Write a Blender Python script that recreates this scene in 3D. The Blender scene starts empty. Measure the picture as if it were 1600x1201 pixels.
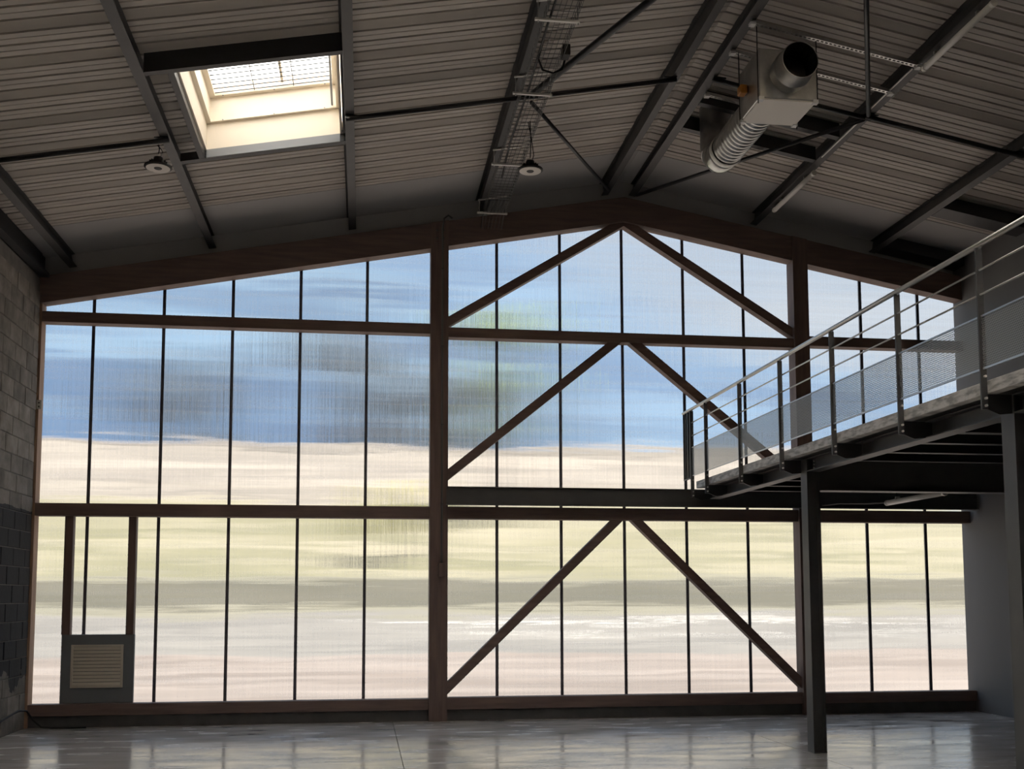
import bpy, bmesh, math, random
from mathutils import Vector, Matrix
random.seed(7)
scene = bpy.context.scene
col = scene.collection
# ------------------------------------------------------------------ camera
cd = bpy.data.cameras.new('camera')
cam = bpy.data.objects.new('camera', cd); col.objects.link(cam)
cd.sensor_width = 36.0
cd.lens = 36.0 * 1671.07 / 1600.0
cd.shift_x = 0.0002
cd.shift_y = 183.2 / 1600.0
cd.clip_end = 1500
_rx, _ry, _rz = 0.0888, 0.0022, -0.1386
_R = Matrix.Rotation(_rz, 3, 'Z') @ Matrix.Rotation(_rx, 3, 'X') @ Matrix.Rotation(_ry, 3, 'Y')
_C = _R @ Matrix(((1, 0, 0), (0, 0, -1), (0, 1, 0)))
cam.matrix_world = Matrix.Translation((3.9694, -16.2549, 1.8214)) @ _C.to_4x4()
scene.camera = cam
# ------------------------------------------------------------------ sky, sun, exposure
world = bpy.data.worlds.new('sky'); scene.world = world; world.use_nodes = True
nt = world.node_tree; nt.nodes.clear()
wo = nt.nodes.new('ShaderNodeOutputWorld'); wb = nt.nodes.new('ShaderNodeBackground')
tc = nt.nodes.new('ShaderNodeTexCoord'); sx = nt.nodes.new('ShaderNodeSeparateXYZ')
cr = nt.nodes.new('ShaderNodeValToRGB'); cn = nt.nodes.new('ShaderNodeTexNoise')
cm = nt.nodes.new('ShaderNodeMapping'); mx = nt.nodes.new('ShaderNodeMix'); mx.data_type = 'RGBA'
cr2 = nt.nodes.new('ShaderNodeValToRGB')
nt.links.new(tc.outputs['Generated'], sx.inputs[0]); nt.links.new(sx.outputs['Z'], cr.inputs[0])
cr.color_ramp.elements[0].position = 0.0; cr.color_ramp.elements[0].color = (0.68, 0.80, 0.90, 1)
cr.color_ramp.elements[1].position = 1.0; cr.color_ramp.elements[1].color = (0.34, 0.52, 0.88, 1)
nt.links.new(tc.outputs['Generated'], cm.inputs[0]); cm.inputs['Scale'].default_value = (2.0, 2.0, 6.0)
nt.links.new(cm.outputs[0], cn.inputs['Vector']); cn.inputs['Scale'].default_value = 1.6; cn.inputs['Detail'].default_value = 6
nt.links.new(cn.outputs['Fac'], cr2.inputs[0])
cr2.color_ramp.elements[0].position = 0.46; cr2.color_ramp.elements[1].position = 0.72
nt.links.new(cr2.outputs[0], mx.inputs[0]); nt.links.new(cr.outputs[0], mx.inputs[6])
mx.inputs[7].default_value = (0.95, 0.98, 1.0, 1)
nt.links.new(mx.outputs[2], wb.inputs[0]); wb.inputs[1].default_value = 0.88
nt.links.new(wb.outputs[0], wo.inputs[0])
sl = bpy.data.lights.new('sun', 'SUN'); sun = bpy.data.objects.new('sun', sl); col.objects.link(sun)
sl.energy = 22.0; sl.angle = math.radians(0.6); sl.color = (1.0, 0.93, 0.82)
sun.rotation_euler = Vector((-0.42, 0.24, -0.87)).to_track_quat('-Z', 'Y').to_euler()
sun.location = (20, -30, 40)
vs = scene.view_settings
vs.view_transform = 'Standard'; vs.look = 'None'; vs.gamma = 1.0; vs.use_curve_mapping = False
vs.exposure = 0.16
cy = scene.cycles
cy.max_bounces = 10; cy.diffuse_bounces = 5; cy.glossy_bounces = 4; cy.transmission_bounces = 8; cy.transparent_max_bounces = 24
cy.sample_clamp_indirect = 6.0
cy.caustics_refractive = True; cy.caustics_reflective = False
cy.use_denoising = True

# ------------------------------------------------------------------ materials
MATS = {}
def mat(name, color, rough=0.6, metal=0.0, noise=None, bump=None, spec=0.5, stretch=(1, 1, 1), coord='Object'):
    """principled material; noise = (scale, second colour, low, high); bump = (scale, strength)"""
    m = bpy.data.materials.new(name); m.use_nodes = True; n = m.node_tree
    b = n.nodes['Principled BSDF']
    b.inputs['Base Color'].default_value = (*color, 1); b.inputs['Roughness'].default_value = rough
    b.inputs['Metallic'].default_value = metal; b.inputs['Specular IOR Level'].default_value = spec
    if noise or bump:
        if coord == 'Position':
            g = n.nodes.new('ShaderNodeNewGeometry'); out = g.outputs['Position']
        else:
            t = n.nodes.new('ShaderNodeTexCoord'); out = t.outputs['Object']
        mp = n.nodes.new('ShaderNodeMapping'); mp.inputs['Scale'].default_value = stretch
        n.links.new(out, mp.inputs[0])
    if noise:
        t1 = n.nodes.new('ShaderNodeTexNoise'); t1.inputs['Scale'].default_value = noise[0]; t1.inputs['Detail'].default_value = 6
        r = n.nodes.new('ShaderNodeValToRGB'); r.color_ramp.elements[0].position = noise[2]; r.color_ramp.elements[1].position = noise[3]
        r.color_ramp.elements[0].color = (*color, 1); r.color_ramp.elements[1].color = (*noise[1], 1)
        n.links.new(mp.outputs[0], t1.inputs['Vector']); n.links.new(t1.outputs['Fac'], r.inputs[0]); n.links.new(r.outputs[0], b.inputs['Base Color'])
    if bump:
        t2 = n.nodes.new('ShaderNodeTexNoise'); t2.inputs['Scale'].default_value = bump[0]; t2.inputs['Detail'].default_value = 5
        bp = n.nodes.new('ShaderNodeBump'); bp.inputs['Strength'].default_value = bump[1]; bp.inputs['Distance'].default_value = 0.01
        n.links.new(mp.outputs[0], t2.inputs['Vector']); n.links.new(t2.outputs['Fac'], bp.inputs['Height']); n.links.new(bp.outputs[0], b.inputs['Normal'])
    MATS[name] = m
    return m
mat('timber_h', (0.185, 0.125, 0.107), 0.65, noise=(3.0, (0.120, 0.083, 0.073), 0.35, 0.7), bump=(6, 0.15), stretch=(0.6, 6, 6), coord='Position')
mat('timber_v', (0.185, 0.125, 0.107), 0.65, noise=(3.0, (0.120, 0.083, 0.073), 0.35, 0.7), bump=(6, 0.15), stretch=(6, 6, 0.6), coord='Position')
mat('timber_raw', (0.42, 0.27, 0.18), 0.7, noise=(3.0, (0.30, 0.18, 0.12), 0.35, 0.7), stretch=(6, 6, 0.6), coord='Position')
mat('steel', (0.070, 0.071, 0.073), 0.45, noise=(4, (0.092, 0.092, 0.093), 0.3, 0.7), coord='Position')
mat('conduit_grey', (0.13, 0.13, 0.13), 0.4)
mat('purlin', (0.045, 0.046, 0.048), 0.45, noise=(4, (0.06, 0.06, 0.061), 0.3, 0.7), coord='Position')
mat('steel_dark', (0.022, 0.023, 0.026), 0.45)
mat('steel_strut', (0.018, 0.020, 0.024), 0.4)
mat('mullion', (0.085, 0.078, 0.092), 0.5)
mat('deck', (0.60, 0.56, 0.51), 0.5, noise=(0.8, (0.47, 0.44, 0.405), 0.35, 0.7), stretch=(0.5, 4, 1), coord='Position', spec=0.4)
mat('flashing', (0.46, 0.46, 0.46), 0.6, coord='Position')
mat('galv', (0.62, 0.62, 0.60), 0.28, 0.9, noise=(6, (0.45, 0.45, 0.44), 0.35, 0.65), coord='Position')
mat('wire', (0.10, 0.10, 0.10), 0.4, 0.6)
mat('galv_light', (0.75, 0.74, 0.70), 0.45, 0.3)
mat('panel_light', (0.92, 0.88, 0.82), 0.45)
mat('clip_white', (0.8, 0.8, 0.8), 0.4)
mat('black', (0.008, 0.008, 0.009), 0.5)
mat('rubber', (0.012, 0.012, 0.013), 0.6)
mat('orange', (0.42, 0.16, 0.02), 0.5)
mat('cream', (0.82, 0.74, 0.62), 0.6)
mat('trim_grey', (0.24, 0.25, 0.265), 0.5)
mat('wall_grey', (0.20, 0.20, 0.203), 0.7, noise=(0.8, (0.165, 0.165, 0.168), 0.3, 0.7), stretch=(1, 1, 0.4), coord='Position')
mat('wall_plain', (0.60, 0.58, 0.55), 0.8)
mat('vent_panel', (0.17, 0.185, 0.20), 0.55)
mat('louvre', (0.62, 0.56, 0.47), 0.6)
mat('kerb', (0.10, 0.10, 0.10), 0.8, noise=(5, (0.07, 0.07, 0.07), 0.3, 0.7), coord='Position')
mat('slab_edge', (0.62, 0.61, 0.59), 0.6, 0.0, noise=(3, (0.30, 0.295, 0.285), 0.42, 0.62), stretch=(1, 2, 8), coord='Position')
mat('rail_steel', (0.55, 0.55, 0.54), 0.3, 0.85)
mat('lens', (0.75, 0.70, 0.64), 0.4)
mat('tube_white', (0.85, 0.83, 0.79), 0.35)
mat('mortar', (0.20, 0.185, 0.165), 0.95, noise=(8, (0.14, 0.13, 0.12), 0.3, 0.7), coord='Position')
mat('yard', (0.0886, 0.0722, 0.0623), 0.9, noise=(0.5, (0.1476, 0.1271, 0.1148), 0.40, 0.60), stretch=(0.15, 1, 1), coord='Position')
mat('asphalt', (0.0697, 0.0672, 0.0631), 0.9, noise=(0.5, (0.1230, 0.1181, 0.1091), 0.40, 0.60), stretch=(0.12, 1, 1), coord='Position')
mat('paint_white', (0.5740, 0.5740, 0.5576), 0.7)
mat('grass', (0.0820, 0.0804, 0.0426), 0.95, noise=(0.6, (0.1599, 0.1476, 0.1050), 0.40, 0.60), stretch=(0.15, 1, 2.5), coord='Position')
mat('hedge', (0.0804, 0.0795, 0.0574), 0.95, noise=(0.9, (0.1189, 0.1132, 0.0861), 0.35, 0.65), stretch=(0.15, 1, 3), coord='Position')
mat('render_cream', (0.5412, 0.4920, 0.4387), 0.9, noise=(0.5, (0.2952, 0.2706, 0.2460), 0.42, 0.60), stretch=(0.12, 1, 4), coord='Position')
mat('roof_tile', (0.4510, 0.4100, 0.3854), 0.9)
mat('bark', (0.12, 0.085, 0.06), 0.95)
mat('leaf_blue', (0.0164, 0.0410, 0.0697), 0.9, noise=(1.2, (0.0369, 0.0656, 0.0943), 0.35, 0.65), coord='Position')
mat('leaf_green', (0.0738, 0.1394, 0.0246), 0.9, noise=(1.2, (0.1968, 0.2460, 0.0492), 0.35, 0.65), coord='Position')
mat('leaf_yellow', (0.2132, 0.2050, 0.0246), 0.9, noise=(1.2, (0.2624, 0.2460, 0.0492), 0.35, 0.65), coord='Position')
mat('hill', (0.0060, 0.0330, 0.0820), 0.95, noise=(0.09, (0.0480, 0.0930, 0.1480), 0.40, 0.62), stretch=(0.16, 0.16, 1.3), coord='Position')  # blue of the distance haze is painted into the base colour
mat('window_dark', (0.16, 0.17, 0.19), 0.2)

def floor_material():
    m = mat('concrete', (0.30, 0.285, 0.27), 0.2, spec=0.75)
    n = m.node_tree; b = n.nodes['Principled BSDF']
    g = n.nodes.new('ShaderNodeNewGeometry')
    def noise(scale, stretch, detail=6, rot=0.0):
        mp = n.nodes.new('ShaderNodeMapping'); mp.inputs['Scale'].default_value = stretch; mp.inputs['Rotation'].default_value = (0, 0, rot)
        t = n.nodes.new('ShaderNodeTexNoise'); t.inputs['Scale'].default_value = scale; t.inputs['Detail'].default_value = detail
        n.links.new(g.outputs['Position'], mp.inputs[0]); n.links.new(mp.outputs[0], t.inputs['Vector']); return t.outputs['Fac']
    def ramp(s, a, c0, p, c1):
        r = n.nodes.new('ShaderNodeValToRGB'); r.color_ramp.elements[0].position = a; r.color_ramp.elements[1].position = p
        r.color_ramp.elements[0].color = c0; r.color_ramp.elements[1].color = c1; n.links.new(s, r.inputs[0]); return r.outputs[0]
    big = ramp(noise(0.7, (1, 1, 1)), 0.35, (0.56, 0.515, 0.47, 1), 0.68, (0.42, 0.385, 0.35, 1))
    streak = ramp(noise(2.2, (0.7, 2.6, 1), 8, 0.35), 0.52, (0, 0, 0, 1), 0.74, (0.8, 0.8, 0.8, 1))
    mx_ = n.nodes.new('ShaderNodeMix'); mx_.data_type = 'RGBA'
    n.links.new(streak, mx_.inputs[0]); n.links.new(big, mx_.inputs[6]); mx_.inputs[7].default_value = (0.24, 0.215, 0.20, 1)
    n.links.new(mx_.outputs[2], b.inputs['Base Color'])
    rr = ramp(noise(1.6, (0.8, 2.4, 1), 8, 0.3), 0.36, (0.12, 0.12, 0.12, 1), 0.66, (0.30, 0.30, 0.30, 1))
    n.links.new(rr, b.inputs['Roughness'])
    bp = n.nodes.new('ShaderNodeBump'); bp.inputs['Strength'].default_value = 0.05; bp.inputs['Distance'].default_value = 0.02
    n.links.new(noise(5.0, (0.6, 1.6, 1), 4, 0.3), bp.inputs['Height']); n.links.new(bp.outputs[0], b.inputs['Normal'])
floor_material()

def block_material():
    """bare concrete block, painted black in the lower part of the wall"""
    m = mat('block', (0.23, 0.205, 0.175), 0.95)
    n = m.node_tree; b = n.nodes['Principled BSDF']
    g = n.nodes.new('ShaderNodeNewGeometry'); oi = n.nodes.new('ShaderNodeObjectInfo')
    t = n.nodes.new('ShaderNodeTexNoise'); t.inputs['Scale'].default_value = 5; t.inputs['Detail'].default_value = 8
    n.links.new(g.outputs['Position'], t.inputs['Vector'])
    r = n.nodes.new('ShaderNodeValToRGB'); r.color_ramp.elements[0].position = 0.3; r.color_ramp.elements[1].position = 0.72
    r.color_ramp.elements[0].color = (0.14, 0.125, 0.108, 1); r.color_ramp.elements[1].color = (0.28, 0.252, 0.22, 1)
    n.links.new(t.outputs['Fac'], r.inputs[0])
    hv = n.nodes.new('ShaderNodeHueSaturation'); vm = n.nodes.new('ShaderNodeMath'); vm.operation = 'MULTIPLY_ADD'
    vm.inputs[1].default_value = 0.45; vm.inputs[2].default_value = 0.78
    n.links.new(oi.outputs['Random'], vm.inputs[0]); n.links.new(vm.outputs[0], hv.inputs['Value']); n.links.new(r.outputs[0], hv.inputs['Color'])
    # paint mask: z + wobble < 3.02, except a bare patch low down near the frame
    sp = n.nodes.new('ShaderNodeSeparateXYZ'); n.links.new(g.outputs['Position'], sp.inputs[0])
    t2 = n.nodes.new('ShaderNodeTexNoise'); t2.inputs['Scale'].default_value = 2.2; t2.inputs['Detail'].default_value = 4
    n.links.new(g.outputs['Position'], t2.inputs['Vector'])
    def math_(op, a, bb):
        q = n.nodes.new('ShaderNodeMath'); q.operation = op
        for i, v in enumerate((a, bb)):
            if isinstance(v, (int, float)): q.inputs[i].default_value = v
            else: n.links.new(v, q.inputs[i])
        return q.outputs[0]
    wob = math_('MULTIPLY', math_('SUBTRACT', t2.outputs['Fac'], 0.5), 0.5)
    top = math_('LESS_THAN', math_('ADD', sp.outputs['Z'], math_('MULTIPLY', wob, 0.3)), 3.05)
    low = math_('GREATER_THAN', math_('ADD', sp.outputs['Z'], math_('MULTIPLY', wob, 2.0)), 0.75)
    mask = math_('MULTIPLY', top, low)
    mx_ = n.nodes.new('ShaderNodeMix'); mx_.data_type = 'RGBA'
    n.links.new(mask, mx_.inputs[0]); n.links.new(hv.outputs[0], mx_.inputs[6]); mx_.inputs[7].default_value = (0.030, 0.031, 0.033, 1)
    n.links.new(mx_.outputs[2], b.inputs['Base Color'])
    bp = n.nodes.new('ShaderNodeBump'); bp.inputs['Strength'].default_value = 0.5; bp.inputs['Distance'].default_value = 0.01
    t3 = n.nodes.new('ShaderNodeTexNoise'); t3.inputs['Scale'].default_value = 14; t3.inputs['Detail'].default_value = 6
    n.links.new(g.outputs['Position'], t3.inputs['Vector']); n.links.new(t3.outputs['Fac'], bp.inputs['Height']); n.links.new(bp.outputs[0], b.inputs['Normal'])
block_material()

VEIL = 0.24
def poly_material():
    """fluted twin-wall sheet: bends light sideways at every flute, and a milky share that scatters"""
    m = bpy.data.materials.new('polycarbonate'); m.use_nodes = True; n = m.node_tree; n.nodes.clear()
    out = n.nodes.new('ShaderNodeOutputMaterial')
    g = n.nodes.new('ShaderNodeNewGeometry'); sp = n.nodes.new('ShaderNodeSeparateXYZ'); n.links.new(g.outputs['Position'], sp.inputs[0])
    def math_(op, *a):
        q = n.nodes.new('ShaderNodeMath'); q.operation = op
        for i, v in enumerate(a):
            if isinstance(v, (int, float)): q.inputs[i].default_value = v
            else: n.links.new(v, q.inputs[i])
        return q.outputs[0]
    def wn(src):
        w = n.nodes.new('ShaderNodeTexWhiteNoise'); w.noise_dimensions = '1D'; n.links.new(src, w.inputs['W']); return w.outputs['Value']
    xi = math_('FLOOR', math_('MULTIPLY', sp.outputs['X'], 3100.0))
    r1 = math_('ADD', wn(xi), wn(math_('ADD', xi, 0.37)))
    tx = math_('MULTIPLY', math_('SUBTRACT', r1, 1.0), 0.95)
    zi = math_('FLOOR', math_('MULTIPLY', sp.outputs['Z'], 2300.0))
    mp3 = n.nodes.new('ShaderNodeMapping'); mp3.inputs['Scale'].default_value = (0.45, 1.0, 9.0); n.links.new(g.outputs['Position'], mp3.inputs[0])
    ns3 = n.nodes.new('ShaderNodeTexNoise'); ns3.inputs['Scale'].default_value = 1.0; ns3.inputs['Detail'].default_value = 4; n.links.new(mp3.outputs[0], ns3.inputs['Vector'])
    tz = math_('ADD', math_('MULTIPLY', math_('SUBTRACT', wn(zi), 0.5), 0.08), math_('MULTIPLY', math_('SUBTRACT', ns3.outputs['Fac'], 0.5), 0.40))
    cx = n.nodes.new('ShaderNodeCombineXYZ'); n.links.new(tx, cx.inputs[0]); n.links.new(tz, cx.inputs[2])
    ad = n.nodes.new('ShaderNodeVectorMath'); ad.operation = 'ADD'; n.links.new(g.outputs['Normal'], ad.inputs[0]); n.links.new(cx.outputs[0], ad.inputs[1])
    no = n.nodes.new('ShaderNodeVectorMath'); no.operation = 'NORMALIZE'; n.links.new(ad.outputs[0], no.inputs[0])
    rf = n.nodes.new('ShaderNodeBsdfRefraction'); rf.inputs['IOR'].default_value = 1.10; rf.inputs['Roughness'].default_value = 0.0
    rf.inputs['Color'].default_value = (0.95, 0.95, 0.95, 1); n.links.new(no.outputs[0], rf.inputs['Normal'])
    tr = n.nodes.new('ShaderNodeBsdfTranslucent'); tr.inputs['Color'].default_value = (0.84, 0.81, 0.77, 1)
    # fine upright streaks change the milky share from flute to flute
    mp = n.nodes.new('ShaderNodeMapping'); mp.inputs['Scale'].default_value = (70.0, 1.0, 0.6); n.links.new(g.outputs['Position'], mp.inputs[0])
    ns = n.nodes.new('ShaderNodeTexNoise'); ns.inputs['Scale'].default_value = 1.0; ns.inputs['Detail'].default_value = 3; n.links.new(mp.outputs[0], ns.inputs['Vector'])
    mp2 = n.nodes.new('ShaderNodeMapping'); mp2.inputs['Scale'].default_value = (0.35, 1.0, 14.0); n.links.new(g.outputs['Position'], mp2.inputs[0])
    ns2 = n.nodes.new('ShaderNodeTexNoise'); ns2.inputs['Scale'].default_value = 1.0; ns2.inputs['Detail'].default_value = 3; n.links.new(mp2.outputs[0], ns2.inputs['Vector'])
    f = math_('MAXIMUM', 0.04, math_('ADD', VEIL - 0.36, math_('ADD', math_('MULTIPLY', ns.outputs['Fac'], 0.30), math_('MULTIPLY', ns2.outputs['Fac'], 0.42))))
    ms = n.nodes.new('ShaderNodeMixShader'); n.links.new(f, ms.inputs[0]); n.links.new(rf.outputs[0], ms.inputs[1]); n.links.new(tr.outputs[0], ms.inputs[2])
    n.links.new(ms.outputs[0], out.inputs[0]); MATS['polycarbonate'] = m
    m2 = bpy.data.materials.new('polycarbonate_back'); m2.use_nodes = True; n = m2.node_tree; n.nodes.clear()
    out = n.nodes.new('ShaderNodeOutputMaterial'); tp = n.nodes.new('ShaderNodeBsdfTransparent'); tp.inputs[0].default_value = (0.97, 0.97, 0.97, 1)
    n.links.new(tp.outputs[0], out.inputs[0]); MATS['polycarbonate_back'] = m2
    m3 = bpy.data.materials.new('skylight_sheet'); m3.use_nodes = True; n = m3.node_tree; n.nodes.clear()
    out = n.nodes.new('ShaderNodeOutputMaterial'); tp = n.nodes.new('ShaderNodeBsdfTransparent'); tp.inputs[0].default_value = (0.95, 0.95, 0.95, 1)
    tl = n.nodes.new('ShaderNodeBsdfTranslucent'); tl.inputs[0].default_value = (0.97, 0.97, 0.97, 1)
    ms = n.nodes.new('ShaderNodeMixShader'); ms.inputs[0].default_value = 0.55
    n.links.new(tp.outputs[0], ms.inputs[1]); n.links.new(tl.outputs[0], ms.inputs[2]); n.links.new(ms.outputs[0], out.inputs[0]); MATS['skylight_sheet'] = m3
    m4 = bpy.data.materials.new('opal_sheet'); m4.use_nodes = True; n = m4.node_tree; n.nodes.clear()
    out = n.nodes.new('ShaderNodeOutputMaterial'); tl = n.nodes.new('ShaderNodeBsdfTranslucent'); tl.inputs[0].default_value = (0.97, 0.97, 0.97, 1)
    n.links.new(tl.outputs[0], out.inputs[0]); MATS['opal_sheet'] = m4
poly_material()

def perforated_material():
    """sheet metal with round holes in a staggered grid, 14 mm pitch"""
    m = mat('perforated', (0.42, 0.43, 0.42), 0.45, 0.5); n = m.node_tree; b = n.nodes['Principled BSDF']; out = n.nodes['Material Output']
    g = n.nodes.new('ShaderNodeNewGeometry'); sp = n.nodes.new('ShaderNodeSeparateXYZ'); n.links.new(g.outputs['Position'], sp.inputs[0])
    def math_(op, *a):
        q = n.nodes.new('ShaderNodeMath'); q.operation = op
        for i, v in enumerate(a):
            if isinstance(v, (int, float)): q.inputs[i].default_value = v
            else: n.links.new(v, q.inputs[i])
        return q.outputs[0]
    pit = 0.021
    v = math_('DIVIDE', sp.outputs['Z'], pit * 0.866); row = math_('FLOOR', v)
    off = math_('MULTIPLY', math_('MODULO', math_('ABSOLUTE', row), 2.0), 0.5)
    u = math_('ADD', math_('DIVIDE', sp.outputs['Y'], pit), off)
    du = math_('SUBTRACT', math_('FRACT', u), 0.5); dv = math_('MULTIPLY', math_('SUBTRACT', math_('FRACT', v), 0.5), 0.866)
    d2 = math_('ADD', math_('MULTIPLY', du, du), math_('MULTIPLY', dv, dv))
    hole = math_('LESS_THAN', d2, 0.145)
    tp = n.nodes.new('ShaderNodeBsdfTransparent'); ms = n.nodes.new('ShaderNodeMixShader')
    n.links.new(hole, ms.inputs[0]); n.links.new(b.outputs[0], ms.inputs[1]); n.links.new(tp.outputs[0], ms.inputs[2]); n.links.new(ms.outputs[0], out.inputs[0])
perforated_material()

# ------------------------------------------------------------------ mesh helpers
class MB:
    """collects shapes in world coordinates and links them as one mesh object"""
    def __init__(s): s.v = []; s.f = []; s.m = []
    def add(s, vs, fs, mi=0):
        o = len(s.v); s.v += [tuple(q) for q in vs]; s.f += [tuple(i + o for i in f) for f in fs]; s.m += [mi] * len(fs); return s
    def box(s, x0, x1, y0, y1, z0, z1, mi=0):
        return s.add([(x0,y0,z0),(x1,y0,z0),(x1,y1,z0),(x0,y1,z0),(x0,y0,z1),(x1,y0,z1),(x1,y1,z1),(x0,y1,z1)],
                     [(0,3,2,1),(4,5,6,7),(0,1,5,4),(1,2,6,5),(2,3,7,6),(3,0,4,7)], mi)
    def bevbox(s, x0, x1, y0, y1, z0, z1, b=0.006):
        bm = bmesh.new(); r = bmesh.ops.create_cube(bm, size=1.0)
        for q in bm.verts: q.co = ((x0+x1)/2 + q.co.x*(x1-x0), (y0+y1)/2 + q.co.y*(y1-y0), (z0+z1)/2 + q.co.z*(z1-z0))
        bmesh.ops.bevel(bm, geom=bm.edges[:], offset=b, segments=1, affect='EDGES', profile=0.5)
        return s.bm(bm)
    def bm(s, bm, mi=0):
        bm.verts.ensure_lookup_table(); bm.verts.index_update()
        s.add([q.co[:] for q in bm.verts], [[q.index for q in f.verts] for f in bm.faces], mi); bm.free(); return s
    def prism(s, prof, axis, a, b, mi=0, mi0=None, mi1=None):
        """profile extruded along an axis: axis y -> (x,z) points, axis x -> (y,z), axis z -> (x,y)"""
        n = len(prof)
        def P(q, t): return {'x': (t, q[0], q[1]), 'y': (q[0], t, q[1]), 'z': (q[0], q[1], t)}[axis]
        vs = [P(q, a) for q in prof] + [P(q, b) for q in prof]
        o = len(s.v); s.v += vs
        area = sum(prof[i][0]*prof[(i+1)%n][1] - prof[(i+1)%n][0]*prof[i][1] for i in range(n))
        flip = (area > 0) == (axis == 'y')
        def F(f, k): s.f.append(tuple(i + o for i in (f[::-1] if flip else f))); s.m.append(k)
        F(tuple(range(n))[::-1], mi if mi0 is None else mi0); F(tuple(range(n, 2*n)), mi if mi1 is None else mi1)
        for i in range(n): F((i, (i+1) % n, n + (i+1) % n, n + i), mi)
        return s
    def tube(s, pts, r, n=8, caps=True, mi=0):
        pts = [Vector(q) for q in pts]; rs = r if isinstance(r, (list, tuple)) else [r] * len(pts); o = len(s.v); up = None
        for i, q in enumerate(pts):
            d = (pts[min(i+1, len(pts)-1)] - pts[max(i-1, 0)]).normalized()
            if up is None: up = d.orthogonal().normalized()
            up = (up - d * up.dot(d)).normalized(); w = d.cross(up)
            for k in range(n):
                a = 2*math.pi*k/n; s.v.append(tuple(q + (up*math.cos(a) + w*math.sin(a)) * rs[i]))
        for i in range(len(pts)-1):
            for k in range(n):
                a = o+i*n+k; b = o+i*n+(k+1) % n; s.f.append((a, b, b+n, a+n)); s.m.append(mi)
        if caps:
            s.f.append(tuple(o+k for k in range(n))[::-1]); s.f.append(tuple(o+(len(pts)-1)*n+k for k in range(n))); s.m += [mi, mi]
        return s
    def bar(s, a, b, w, h, up=(0, 0, 1)):
        """rectangular bar from a to b, w across, h along up"""
        a = Vector(a); b = Vector(b); d = (b-a).normalized(); u = Vector(up); u = (u - d*u.dot(d)).normalized(); r = d.cross(u)
        vs = [p + r*sx*w/2 + u*sz*h/2 for p in (a, b) for sx, sz in ((-1,-1),(1,-1),(1,1),(-1,1))]
        return s.add(vs, [(0,3,2,1)[::-1],(4,5,6,7)[::-1],(0,1,5,4)[::-1],(1,2,6,5)[::-1],(2,3,7,6)[::-1],(3,0,4,7)[::-1]])
    def lathe(s, prof, c, n=24, axis='z', mi=0):
        o = len(s.v); k = len(prof)
        for i in range(n):
            a = 2*math.pi*i/n
            for r, t in prof:
                x, y = r*math.cos(a), r*math.sin(a)
                s.v.append({'z': (c[0]+x, c[1]+y, c[2]+t), 'y': (c[0]+x, c[1]+t, c[2]+y), 'x': (c[0]+t, c[1]+x, c[2]+y)}[axis])
        for i in range(n):
            for j in range(k-1):
                a = o+i*k+j; b = o+((i+1) % n)*k+j; s.f.append((a, b, b+1, a+1)); s.m.append(mi)
        return s
WORLD = {}
def _build(s, name, m, parent=None, smooth=False, origin=None):
    xs = [q[0] for q in s.v]; ys = [q[1] for q in s.v]; zs = [q[2] for q in s.v]
    if origin is None:
        origin = WORLD[parent.name] if parent is not None else ((min(xs)+max(xs))/2, (min(ys)+max(ys))/2, min(zs))
    me = bpy.data.meshes.new(name)
    me.from_pydata([(q[0]-origin[0], q[1]-origin[1], q[2]-origin[2]) for q in s.v], [], s.f)
    for k in (m if isinstance(m, (list, tuple)) else [m]): me.materials.append(MATS[k])
    me.polygons.foreach_set('material_index', s.m)
    bm = bmesh.new(); bm.from_mesh(me); bmesh.ops.recalc_face_normals(bm, faces=bm.faces[:]); bm.to_mesh(me); bm.free()
    if smooth: me.polygons.foreach_set('use_smooth', [True]*len(me.polygons))
    o = bpy.data.objects.new(name, me); col.objects.link(o); WORLD[o.name] = tuple(origin)
    if parent is None: o.location = origin
    else:
        pw = WORLD[parent.name]; o.parent = parent; o.location = (origin[0]-pw[0], origin[1]-pw[1], origin[2]-pw[2])
    return o
MB.build = _build
def tag(o, label, cat=None, group=None, kind=None):
    o['label'] = label
    if cat: o['category'] = cat
    if group: o['group'] = group
    if kind: o['kind'] = kind
    return o
def empty(name, loc, label, cat=None, group=None, kind=None):
    o = bpy.data.objects.new(name, None); col.objects.link(o); o.location = loc; o.empty_display_size = 0.2
    WORLD[o.name] = tuple(loc); return tag(o, label, cat, group, kind)

# ------------------------------------------------------------------ main dimensions (metres, floor z = 0, glazing plane y = 0)
SL = 0.187; RX = 8.0; RZ = 8.107            # roof pitch, ridge x, top of rafter at the ridge
XL, XR, YB = -0.70, 13.66, -22.5            # left wall face, right wall face, back wall
def rz(x, c=0.0): return RZ + c - SL * abs(x - RX)
def raf_bot(x): return 7.709 - SL * abs(x - RX)
CP, CD = 0.15, 0.35                         # underside of purlins, underside of the deck (above the rafter top)

# ------------------------------------------------------------------ floor
fl = empty('floor', (6.5, -11, 0), 'polished grey concrete floor slab with scuffs and sawn joints', 'floor', kind='structure')
xs_ = [XL - 0.4, 4.43, 9.15, 14.1]; ys_ = [YB, -14.2, -7.2, 0.0]
for i in range(3):
    for j in range(3):
        g = 0.004
        MB().box(xs_[i] + g, xs_[i+1] - g, ys_[j] + g, ys_[j+1] - g, -0.12, 0.0).build('slab', 'concrete', fl)
MB().box(XL - 0.4, 14.1, YB, 0.0, -0.2, -0.125).build('joint_base', 'black', fl)

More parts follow.
